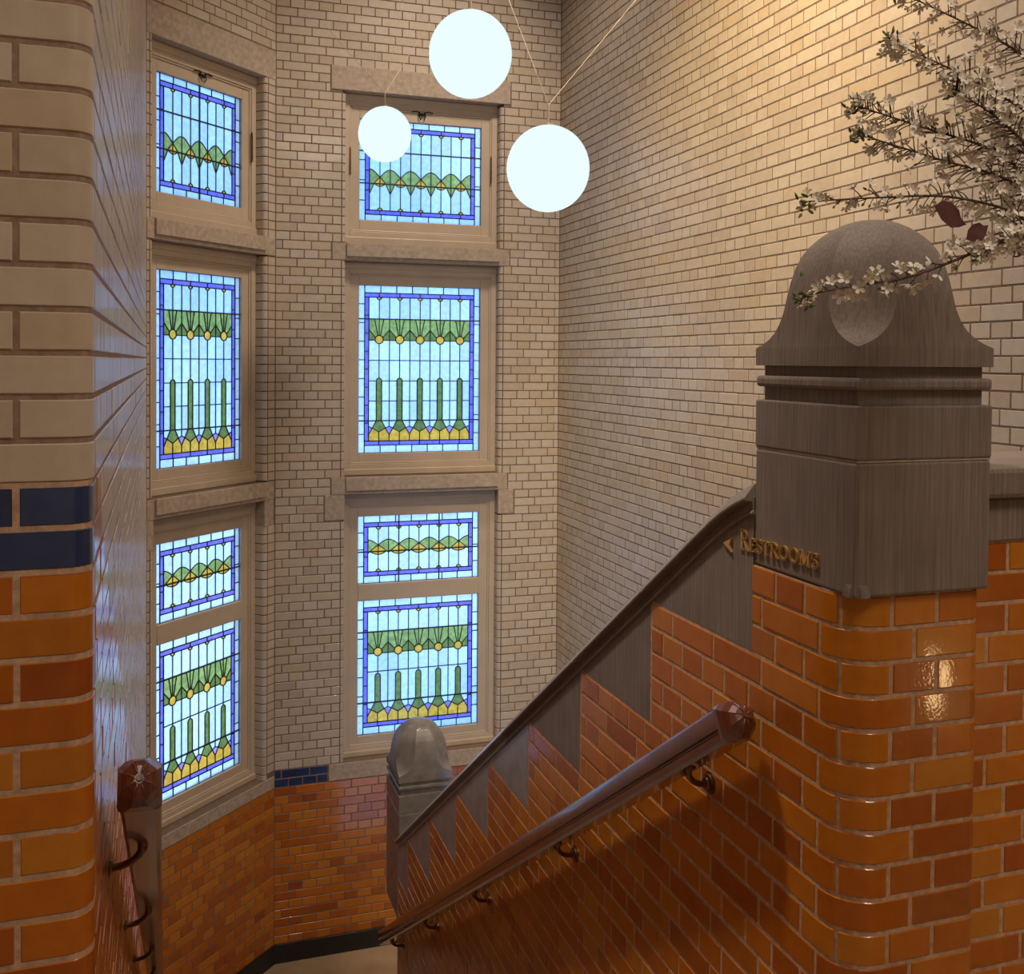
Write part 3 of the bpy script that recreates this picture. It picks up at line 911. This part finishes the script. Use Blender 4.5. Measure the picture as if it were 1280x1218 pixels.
    def strip(a, b, wth, n0, n1):
        L = math.hypot(b[0] - a[0], b[1] - a[1]); dx, dv = (b[0] - a[0]) / L * wth, (b[1] - a[1]) / L * wth
        mb.prism([(u0 + a[0] - dv, FRZ(a[1] + dx)), (u0 + a[0] + dv, FRZ(a[1] - dx)), (u0 + b[0] + dv, FRZ(b[1] - dx)), (u0 + b[0] - dv, FRZ(b[1] + dx))], fr, n0, n1)
    for a, b in came: strip(a, b, 0.0032, -0.004, 0.004)
    for v in P.get('thick', []): strip((0, v), (Wd, v), 0.0045, -0.004, 0.009)
    for x in P.get('upright', []): strip((x * Wd, 0), (x * Wd, H), 0.004, -0.004, 0.009)
    mb.build('lead_came', M['lead'], parent)

def window(idx, path, uo, zo, glass_z, gu, stones, blocks, shift, label, nm, kinds, scale, latch=False):
    """one framed opening: casing, sash, stained glass, stone sill or lintel"""
    c = path.pt((uo[0] + uo[1]) / 2, zo[0])
    root = empty('window_%d' % idx, c)
    tag(root, label, 'window', kind='structure')
    fr = lambda u, n, z: path.pt(u, z, n)
    GD = -0.131                          # depth of the glass behind the wall face
    a, b = uo[0] - 0.002, uo[1] + 0.002; z0, z1 = zo
    g0, g1 = gu; zt = max(g[1] for g in glass_z); zb = min(g[0] for g in glass_z)
    def ringbox(nm_, A, Bx, C, D, ia, ib, ic, id_, n0, n1, bev=0.003):
        mb = MB()
        mb.obox(fr, (A, n0, C), (ia, n1, D)); mb.obox(fr, (ib, n0, C), (Bx, n1, D))
        mb.obox(fr, (ia, n0, C), (ib, n1, ic)); mb.obox(fr, (ia, n0, id_), (ib, n1, D))
        return mb.build(nm_, M['frame'], root, bevel=bev)
    m1 = 0.045                            # outer casing
    bot = (zb - z0); top = (z1 - zt)
    ca, cb_ = a + m1, b - m1; cz0, cz1 = z0 + max(0.05, bot * 0.52), z1 - max(0.05, top * 0.52)
    ringbox('casing', a, b, z0, z1, ca, cb_, cz0, cz1, GD - 0.06, -0.090)
    ringbox('bead', ca - 0.001, cb_ + 0.001, cz0 - 0.001, cz1 + 0.001, ca + 0.014, cb_ - 0.014, cz0 + 0.014, cz1 - 0.014, GD - 0.03, -0.098, 0.005)
    ringbox('sash', ca + 0.012, cb_ - 0.012, cz0 + 0.012, cz1 - 0.012, g0, g1, zb, zt, GD - 0.03, -0.108, 0.004)
    mb = MB(); mb.obox(fr, (a, -0.11, z0 + 0.002), (b, -0.078, z0 + bot * 0.30)); mb.build('bottom_rail', M['frame'], root, bevel=0.006)
    mb = MB(); mb.obox(fr, (a, -0.11, z1 - top * 0.30), (b, -0.080, z1 - 0.004)); mb.build('top_rail', M['frame'], root, bevel=0.006)
    if len(glass_z) == 2:
        mb = MB(); mb.obox(fr, (g0 - 0.001, GD - 0.03, glass_z[1][1]), (g1 + 0.001, -0.104, glass_z[0][0])); mb.build('transom', M['frame'], root, bevel=0.006)
    for (za, zb_), (kind, P) in zip(glass_z, kinds):
        leaded(root, lambda u, n, z: path.pt(u, z, GD + n), g0, g1, za, zb_, nm, kind, P)
    for nm_, sa, sb, sz0, sz1 in stones:
        sill = nm_ == 'stone_sill'
        mb = MB(); mb.obox(fr, (sa - shift + 0.002, -0.10, sz0 + 0.002), (sb - shift - 0.002, 0.004, sz1 - 0.002))
        if sill and sz0 > -3: mb.obox(fr, (uo[0] + 0.005, -0.12, sz0 + 0.03), (uo[1] - 0.005, 0.022, sz1 - 0.001))
        mb.build(nm_, M['sandstone'], root, bevel=0.004)
    for sa, sb, sz0, sz1 in blocks:
        mb = MB(); mb.obox(fr, (sa - shift + 0.001, -0.13, sz0 + 0.002), (sb - shift - 0.001, 0.002, sz1 + 0.004)); mb.build('stone_block', M['sandstone'], root, bevel=0.008)
    if latch:
        um = (g0 + g1) / 2; zl = zt + 0.075
        mb = MB()
        mb.obox(fr, (um - 0.03, -0.112, zl - 0.02), (um + 0.03, -0.10, zl + 0.02))
        for sg in (-1, 1):
            mb.tube([fr(um + sg * 0.02, -0.095, zl), fr(um + sg * 0.045, -0.09, zl + 0.012), fr(um + sg * 0.085, -0.093, zl + 0.004)], 0.005, 6)
            mb.tube([fr(um + sg * 0.018, -0.094, zl + 0.012), fr(um + sg * 0.026, -0.088, zl - 0.03), fr(um + sg * 0.012, -0.094, zl - 0.055)], 0.004, 6)
        mb.lathe(fr(um, -0.094, zl - 0.012), [(0.004, -0.012), (0.012, -0.008), (0.012, 0.008), (0.004, 0.012)], 8)
        mb.build('latch', M['iron'], root)
        for uu in (g0 - 0.075, g1 + 0.075):
            mb = MB(); zc = (zt + zb) / 2 + 0.06
            mb.tube([fr(uu, -0.085, zc - 0.11), fr(uu, -0.080, zc - 0.10), fr(uu, -0.080, zc + 0.09), fr(uu, -0.085, zc + 0.10)], [0.007, 0.006, 0.005, 0.007], 6)
            mb.build('handle', M['bronze'], root)
    return root

def tallP(H, gt, gb, sun, bars, stem, base):
    return dict(gt=gt * H, gb=gb * H, sun=sun * H, bars=[x * H for x in bars], stem=stem * H, base=base * H)
H1, H2, H3, H4 = 0.774, 1.299, 0.525, 1.053
GZ = [(1.084, 1.858), (-0.715, 0.584), (-1.732, -1.206), (-2.918, -1.865)]
def panels(s):
    P1 = dict(peak=.487 * H1 * s, cross=.565 * H1 * s, low=.73 * H1 * s, yc=.625 * H1 * s, yb=.655 * H1 * s, xw=0.55 * SM / 2, bar=.31 * H1 * s, thick=[.31 * H1 * s, .63 * H1 * s], bt=0.048)
    P2 = tallP(H2 * s, .20, .327, .322, [.447, .57, .69], .553, .81); P2['thick'] = [.20 * H2 * s, .81 * H2 * s]
    P2['base'] = H2 * s - 0.058 - 0.033 - 0.158
    P3 = dict(peak=.36 * H3 * s, cross=.44 * H3 * s, low=.555 * H3 * s, yc=.533 * H3 * s, yb=.58 * H3 * s, xw=0.8 * SM / 2, thick=[.535 * H3 * s], bt=0.055)
    P4 = tallP(H4 * s, .238, .40, .388, [.535], .55, .745); P4['base'] = H4 * s - 0.058 - 0.033 - 0.158
    P4['thick'] = [.238 * H4 * s, P4['base']]
    P2['thick'][1] = P2['base']
    return P1, P2, P3, P4
GF = (1.350 - RC[0], 2.323 - RC[0]); GC = (0.1913, 1.0027)
for nm_w, path, uo, opens, gu, st_, bk_, sh, nmot, s, first in (
        ('far wall', far, FU, OPEN, GF, STONE_F, BLOCK_F, RC[0], 5, 1.0, 1),
        ('left corner wall', corner, CU, OPEN_C, GC, STONE_C, BLOCK_C, 0.0, 4, SCZ, 4)):
    P1, P2, P3, P4 = panels(s)
    gz = [(a * s, b * s) for a, b in GZ]
    if nmot == 4: P1['upright'] = [0.5]
    else: P3['upright'] = [(0.081 + SM * 1.5) / 0.973, (0.081 + SM * 3.5) / 0.973]
    window(first, path, uo, opens[0], [gz[0]], gu, [st_[0], st_[1]], [], sh, 'upper stained glass window in the %s, low green hills with yellow tips' % nm_w, nmot, [('hills', P1)], s, latch=True)
    window(first + 1, path, uo, opens[1], [gz[1]], gu, [st_[2]], [], sh, 'middle stained glass window in the %s, a single tall panel' % nm_w, nmot, [('tall', P2)], s)
    window(first + 2, path, uo, opens[2], [gz[2], gz[3]], gu, [st_[3]], bk_, sh, 'lowest stained glass window in the %s, two panels with a transom' % nm_w, nmot, [('hills', P3), ('tall', P4)], s)

# ------------------------------------------------------------------ handrails
def handrail(x0, dxdy, side, y0, y1, ztop0, label, plates):
    """side +1: the wall is on the right of the rail"""
    root = empty('handrail', (x0, y0, ztop0))
    tag(root, label, 'handrail', 'wooden handrails on both sides of the stair')
    d = Vector((dxdy, 1, -SLOPE)).normalized(); nrm = Vector((0, SLOPE, 1)).normalized(); sx = Vector((1, 0, 0))
    sec = [(-0.020, 0.0), (-0.031, -0.004), (-0.035, -0.012), (-0.035, -0.042), (-0.031, -0.045), (-0.027, -0.047), (-0.027, -0.051), (-0.032, -0.055), (-0.032, -0.071), (-0.025, -0.078), (0.025, -0.078), (0.032, -0.071), (0.032, -0.055), (0.027, -0.051), (0.027, -0.047), (0.031, -0.045), (0.035, -0.042), (0.035, -0.012), (0.031, -0.004), (0.020, 0.0)]
    L = math.hypot(1, math.hypot(dxdy, SLOPE)) * (y1 - y0)
    o = Vector((x0, y0, ztop0))
    def ringat(t, f):
        return [tuple(o + d * t + sx * (a * f) + nrm * (-0.039 + (b + 0.039) * f)) for a, b in sec]
    mb = MB(); mb.loft([ringat(0.030, 1.0), ringat(L - 0.02, 1.0), ringat(L, 0.86)]); mb.build('rail', M['rail'], root, auto=28)
    # carved end: facets running to a small boss
    mb = MB()
    def oct_(t, f, c=0.34):
        a, bq = 0.0355 * f, 0.0400 * f
        return [tuple(o + d * t + sx * px + nrm * (-0.039 + pz)) for px, pz in ((-a, -bq + c * bq), (-a + c * a * 1.3, -bq), (a - c * a * 1.3, -bq), (a, -bq + c * bq), (a, bq - c * bq), (a - c * a * 1.3, bq), (-a + c * a * 1.3, bq), (-a, bq - c * bq))]
    mb.loft([oct_(0.040, 1.0, 0.12), oct_(0.026, 1.04, 0.25), oct_(0.006, 1.0, 0.45), oct_(-0.012, 0.82, 0.55), oct_(-0.022, 0.56, 0.6), oct_(-0.028, 0.22, 0.6)])
    end = mb.build('rail_end', M['rail'], root)
    mb = MB(); mb.tube([o + nrm * -0.039 - d * 0.031, o + nrm * -0.039 - d * 0.020], [0.005, 0.010], 8); mb.build('boss', M['rail'], end)
    for i in range(8):
        a = math.pi / 8 + i * math.pi / 4
        mb = MB(); px, pz = math.cos(a), math.sin(a)
        mb.tube([o - d * 0.027 + sx * 0.007 * px + nrm * (-0.039 + 0.008 * pz), o - d * 0.022 + sx * 0.0195 * px + nrm * (-0.039 + 0.022 * pz), o - d * 0.012 + sx * 0.029 * px + nrm * (-0.039 + 0.0325 * pz), o + d * 0.006 + sx * 0.0345 * px + nrm * (-0.039 + 0.039 * pz)], 0.0020, 5)
        mb.build('rib', M['rail'], end, smooth=True)
    for yp in plates:
        # wall rose, curved arm, saddle under the rail
        t = (yp - y0) / d.y
        under = o + d * t - nrm * 0.078
        wallx = (x0 + dxdy * (yp - y0)) + side * 0.0735
        rz = under.z - 0.046
        rose = Vector((wallx, yp - 0.022, rz))
        p = Vector((side, 0, 0))
        mb = MB(); mb.tube([under - d * 0.03 + nrm * 0.004, under + d * 0.03 + nrm * 0.004], 0.010, 8)
        arm_pts = []
        for k in range(9):
            a = math.pi / 2 * k / 8
            q = under.lerp(rose, 0)
            arm_pts.append(Vector((under.x + (rose.x - under.x) * (1 - math.cos(a)), under.y + (rose.y - under.y) * (1 - math.cos(a)), under.z + (rose.z - under.z) * math.sin(a))))
        mb.tube(arm_pts, [0.010, 0.009, 0.008, 0.0075, 0.0075, 0.0075, 0.0075, 0.008, 0.009], 10)
        br = mb.build('bracket', M['bronze'], root, smooth=True)
        mb = MB(); mb.tube([rose + p * 0.002, rose - p * 0.003, rose - p * 0.004, rose - p * 0.010, rose - p * 0.012, rose - p * 0.017], [0.027, 0.027, 0.021, 0.021, 0.014, 0.012], 18)
        mb.build('wall_rose', M['bronze'], br)
handrail(1.147, 0.0, 1, 1.935, 5.80, -0.727, 'red-brown wooden handrail with bronze brackets along the orange stair parapet', [2.185, 3.04, 3.97, 4.81, 5.58])
handrail(-0.056, -0.0094, -1, 1.87, 5.75, -0.690, 'dark wooden handrail on the left wall, end facing the viewer beside the pillar', [2.185, 3.04, 3.97, 4.81, 5.58])

# ------------------------------------------------------------------ globe pendants
def pendant(px, py, depth, rad, label, wires):
    c = at(px, py, depth)
    root = empty('globe_pendant', c)
    tag(root, label, 'pendant lamp', 'glowing globe pendants in the stairwell')
    mb = MB(); n = 24
    prof = [(rad * math.sin(math.pi * max(i, 0.02) / n), -rad * 1.035 * math.cos(math.pi * min(max(i, 0.02), n - 0.02) / n)) for i in range(n + 1)]
    mb.lathe(c, prof, 40); mb.build('globe', M['globe'], root, smooth=True)
    t = c + Vector((0, 0, rad * 1.03)); j = t + Vector((0, 0, rad * 0.5))
    mb = MB(); mb.tube([t, j], 0.0045, 6); mb.lathe(t, [(0.02, -0.004), (0.02, 0.008), (0.006, 0.012)], 12); mb.build('stem', M['wire'], root)
    for e in wires:
        e = Vector(e)
        mb = MB(); mb.tube([j, e], 0.0016, 5); mb.build('suspension_wire', M['wire'], root)
def up(px, py, depth): return at(px, py, depth)
def to_ceiling(j, px, py):
    """where the sight line through a pixel meets the ceiling"""
    v = at(px, py, 1.0)
    return v * (CEIL / v.z)
pendant(588, 68, 4.35, 0.176, 'topmost of the three glowing round globe lamps', [(1.35, 3.3, CEIL), (0.7, 4.6, CEIL), (1.9, 4.6, CEIL)])
pendant(685, 211, 4.30, 0.174, 'right and lowest of the three glowing globe lamps, before the right brick corner', [tuple(at(635, 0, 4.35) * 1.0 + (at(635, 0, 4.35) - at(683, 128, 4.3)) * 2.15), tuple(Vector((XR, 4.85, 2.72)))])
pendant(481, 168, 6.9, 0.178, 'left and smallest-looking globe lamp, hanging before the upper far window', [tuple(at(503, 0, 6.9) + (at(503, 0, 6.9) - at(482, 103, 6.9)) * 0.9), tuple(at(405, 30, 7.35)), tuple(at(545, 15, 7.6))])

# ------------------------------------------------------------------ blossom branches from a vase on a stand at the right
stand_c = Vector((1.75, 0.75, FLOOR))
stand = empty('pedestal', stand_c); tag(stand, 'grey plinth carrying the vase right of the newel post', 'pedestal')
mb = MB(); mb.box((1.57, 0.57, FLOOR), (1.93, 0.93, FLOOR + 0.06)); mb.build('base', M['stone_smooth'], stand, bevel=0.01)
mb = MB(); mb.box((1.61, 0.61, FLOOR + 0.06), (1.89, 0.89, FLOOR + 0.95)); mb.build('shaft', M['stone_smooth'], stand, bevel=0.01)
mb = MB(); mb.box((1.56, 0.56, FLOOR + 0.95), (1.94, 0.94, FLOOR + 1.0)); mb.build('top', M['stone_smooth'], stand, bevel=0.01)
VZ = FLOOR + 1.0
vase = empty('vase', (1.75, 0.75, VZ)); tag(vase, 'grey ceramic vase holding the white blossom branches', 'vase')
mb = MB(); mb.lathe((1.75, 0.75, VZ), [(0.07, 0.0), (0.10, 0.08), (0.125, 0.22), (0.11, 0.38), (0.07, 0.50), (0.075, 0.56), (0.065, 0.56), (0.06, 0.50)], 28); mb.build('body', M['ceramic'], vase, smooth=True)
MOUTH = Vector((1.75, 0.75, VZ + 0.55))

def blossom_mesh(seed):
    r = random.Random(seed); mb = MB(); n = 5
    op = r.uniform(0.35, 1.0)
    for k in range(n):
        a = 2 * math.pi * k / n + r.uniform(-0.15, 0.15)
        ca, sa = math.cos(a), math.sin(a)
        def P(rr, w, z): return (ca * rr - sa * w, sa * rr + ca * w, z)
        lift = 0.55 * op + 0.1
        mb.add([P(0.06, 0, 0.02), P(0.42, 0.26, 0.55 * lift), P(0.52, 0, 0.42 * lift), P(0.42, -0.26, 0.55 * lift), P(0.82, 0.25, 1.0 * lift), P(0.95, 0, 1.0 * lift), P(0.82, -0.25, 1.0 * lift)],
               [(0, 2, 1), (0, 3, 2), (1, 2, 5, 4), (2, 3, 6, 5)])
    me = bpy.data.meshes.new('blossom'); me.from_pydata(mb.v, [], mb.f); me.materials.append(M['petal']); me.materials.append(M['stamen'])
    b0 = len(mb.v)
    mb.lathe((0, 0, 0.05), [(0.02, -0.04), (0.10, 0.0), (0.10, 0.10), (0.03, 0.16)], 6)
    nf = len(me.polygons)
    me2 = bpy.data.meshes.new('blossom'); me2.from_pydata(mb.v, [], mb.f); me2.materials.append(M['petal']); me2.materials.append(M['stamen'])
    for i, p in enumerate(me2.polygons):
        p.material_index = 1 if i >= nf else 0
        p.use_smooth = True
    bpy.data.meshes.remove(me)
    return me2
BLOS = [blossom_mesh(s) for s in range(5)]

def branch(pts, n_blos, label, spread, size, seed, bare=0.0, leaves=()):
    """pts: (px, py, depth) from root to tip, continued back to the vase mouth"""
    r = random.Random(seed)
    P = [at(*p) for p in pts]
    P = [MOUTH + Vector((r.uniform(-.02, .02), r.uniform(-.02, .02), -0.1)), MOUTH.lerp(P[0], 0.5) + Vector((0.0, 0, 0.06))] + P
    # smooth the line
    C = []
    for i in range(len(P) - 1):
        p0, p1, p2, p3 = P[max(i - 1, 0)], P[i], P[i + 1], P[min(i + 2, len(P) - 1)]
        for k in range(6):
            t = k / 6
            C.append(0.5 * ((2 * p1) + (p2 - p0) * t + (2 * p0 - 5 * p1 + 4 * p2 - p3) * t * t + (3 * p1 - p0 - 3 * p2 + p3) * t ** 3))
    C.append(P[-1])
    root = empty('blossom_branch', C[0]); tag(root, label, 'branch', 'white blossom branches at the upper right')
    inv = Matrix.Translation(root.location).inverted()
    n = len(C)
    stem = MB(); stem.tube(C, [0.0042 * (1 - 0.75 * i / n) for i in range(n)], 6)
    buds = MB()
    start = 12
    for k in range(n_blos):
        t = start + (n - 1 - start) * (k + r.random()) / n_blos
        i = min(int(t), n - 2); base = C[i].lerp(C[i + 1], t - i)
        tang = (C[i + 1] - C[i]).normalized()
        v = Vector((r.gauss(0, 1), r.gauss(0, 1), r.gauss(0, 1))); v = (v - tang * v.dot(tang)).normalized()
        fr_ = (t - start) / (n - 1 - start)
        ln = spread * r.uniform(0.35, 1.0) * (1.0 - 0.55 * fr_)
        tip = base + v * ln + tang * ln * 0.7
        midp = base.lerp(tip, 0.5) + Vector((0, 0, r.uniform(-0.004, 0.004)))
        stem.tube([base, midp, tip], [0.0011, 0.0009, 0.0008], 4)
        if r.random() < 0.80 - bare:
            s_ = size * r.uniform(0.7, 1.15)
            face = (tip - base).normalized() * 0.7 + Vector((-0.2, -0.75, 0.1)) * r.uniform(0.1, 0.9) + Vector((r.gauss(0, .35), r.gauss(0, .35), r.gauss(0, .35)))
            q = face.to_track_quat('Z', 'Y')
            o = bpy.data.objects.new('blossom', BLOS[r.randrange(5)]); COL.objects.link(o); o.parent = root
            o.matrix_parent_inverse = inv
            o.matrix_basis = Matrix.Translation(tip) @ q.to_matrix().to_4x4() @ Matrix.Rotation(r.uniform(0, 6.28), 4, 'Z') @ Matrix.Scale(s_, 4)
        else:
            rr = size * 0.20
            d = (tip - base).normalized()
            buds.tube([tip - d * rr, tip, tip + d * rr * 1.6, tip + d * rr * 2.6], [rr * 0.3, rr, rr * 0.8, rr * 0.1], 5)
    stem.build('stem', M['bark'], root, smooth=True)
    # green buds at the tip
    for k in range(9):
        tip = C[-1] + Vector((r.gauss(0, .008), r.gauss(0, .008), r.gauss(0, .010)))
        d = Vector((r.gauss(0, 1), r.gauss(0, 1), r.gauss(0, 1))).normalized(); rr = 0.0026
        buds.tube([tip - d * rr, tip, tip + d * rr * 2, tip + d * rr * 4], [rr * 0.4, rr, rr * 0.8, rr * 0.1], 5)
    b = buds.build('bud', M['leafgreen'], root, smooth=True); b['kind'] = 'stuff'
    for lx, ly, dp, s_, rot in leaves:
        mb = MB(); c = at(lx, ly, dp)
        a = Vector((math.cos(rot), 0.15, -math.sin(rot))).normalized(); up_ = Vector((0.1, 0.15, 1)).normalized(); bvec = (up_ - a * up_.dot(a)).normalized(); nn = a.cross(bvec)
        outl = [(-1.0, 0.0), (-0.6, 0.42), (-0.1, 0.55), (0.4, 0.45), (0.62, 0.18), (1.0, 0.05), (0.6, -0.25), (0.1, -0.5), (-0.5, -0.40)]
        top = [c + a * (x * s_) + bvec * (y_ * s_) + nn * (0.15 * s_ * y_ * y_ + 0.0006) for x, y_ in outl]
        bot = [p - nn * 0.0012 for p in top]
        mb.loft([top, bot]); mb.build('leaf', M['leafred'], root)
D = 1.62
branch([(1320, 285, 1.64), (1255, 300, 1.62), (1195, 325, 1.60), (1130, 348, 1.58), (1070, 357, 1.57), (1003, 370, 1.56)], 62, 'lowest blossom branch, crossing in front of the domed newel post', 0.034, 0.0125, 3, bare=-0.12)
branch([(1320, 290, 1.66), (1262, 263, 1.65), (1185, 246, 1.64), (1100, 247, 1.63), (1010, 252, 1.62)], 85, 'blossom branch reaching left just above the top of the newel post', 0.036, 0.0105, 4, leaves=((1188, 270, 1.60, 0.038, 0.35), (1222, 291, 1.60, 0.028, -0.45)))
branch([(1325, 270, 1.70), (1262, 226, 1.68), (1170, 198, 1.66), (1075, 168, 1.65)], 120, 'blossom branch second above the newel post, tip by the brick wall', 0.046, 0.0105, 5)
branch([(1325, 250, 1.72), (1250, 192, 1.70), (1150, 158, 1.69), (1067, 131, 1.68)], 120, 'middle blossom branch with green buds at its tip', 0.046, 0.0105, 6)
branch([(1340, 190, 1.74), (1279, 137, 1.73), (1200, 92, 1.72), (1113, 52, 1.71)], 125, 'upper blossom branch with a bushy tip, below the top one', 0.050, 0.0105, 7)
branch([(1345, 120, 1.76), (1279, 69, 1.75), (1215, 33, 1.74), (1120, -12, 1.73)], 80, 'topmost blossom branch, cut by the upper edge of the picture', 0.046, 0.0105, 8)
branch([(1330, 240, 1.67), (1290, 190, 1.66), (1250, 150, 1.65), (1190, 110, 1.64)], 130, 'dense blossom branch at the right edge of the picture', 0.060, 0.0110, 9)
branch([(1325, 300, 1.62), (1290, 300, 1.61), (1262, 300, 1.60), (1225, 318, 1.59)], 46, 'short blossom branch right beside the dark red leaves', 0.040, 0.0115, 10, leaves=((1268, 315, 1.60, 0.018, 0.3),))

# small lantern on the hall floor whose light glints in the glaze
lant = empty('lantern', (2.72, 0.25, FLOOR)); tag(lant, 'small warm lantern standing on the hall floor', 'lantern')
mb = MB(); mb.lathe((2.72, 0.25, FLOOR), [(0.09, 0), (0.09, 0.02), (0.03, 0.04), (0.02, 0.42), (0.06, 0.45)], 16); mb.build('foot', M['bronze'], lant)
mb = MB(); mb.lathe((2.72, 0.25, FLOOR + 0.45), [(0.02, 0.0), (0.05, 0.03), (0.06, 0.10), (0.05, 0.17), (0.02, 0.20)], 16); mb.build('glow', M['warmglow'], lant, smooth=True)
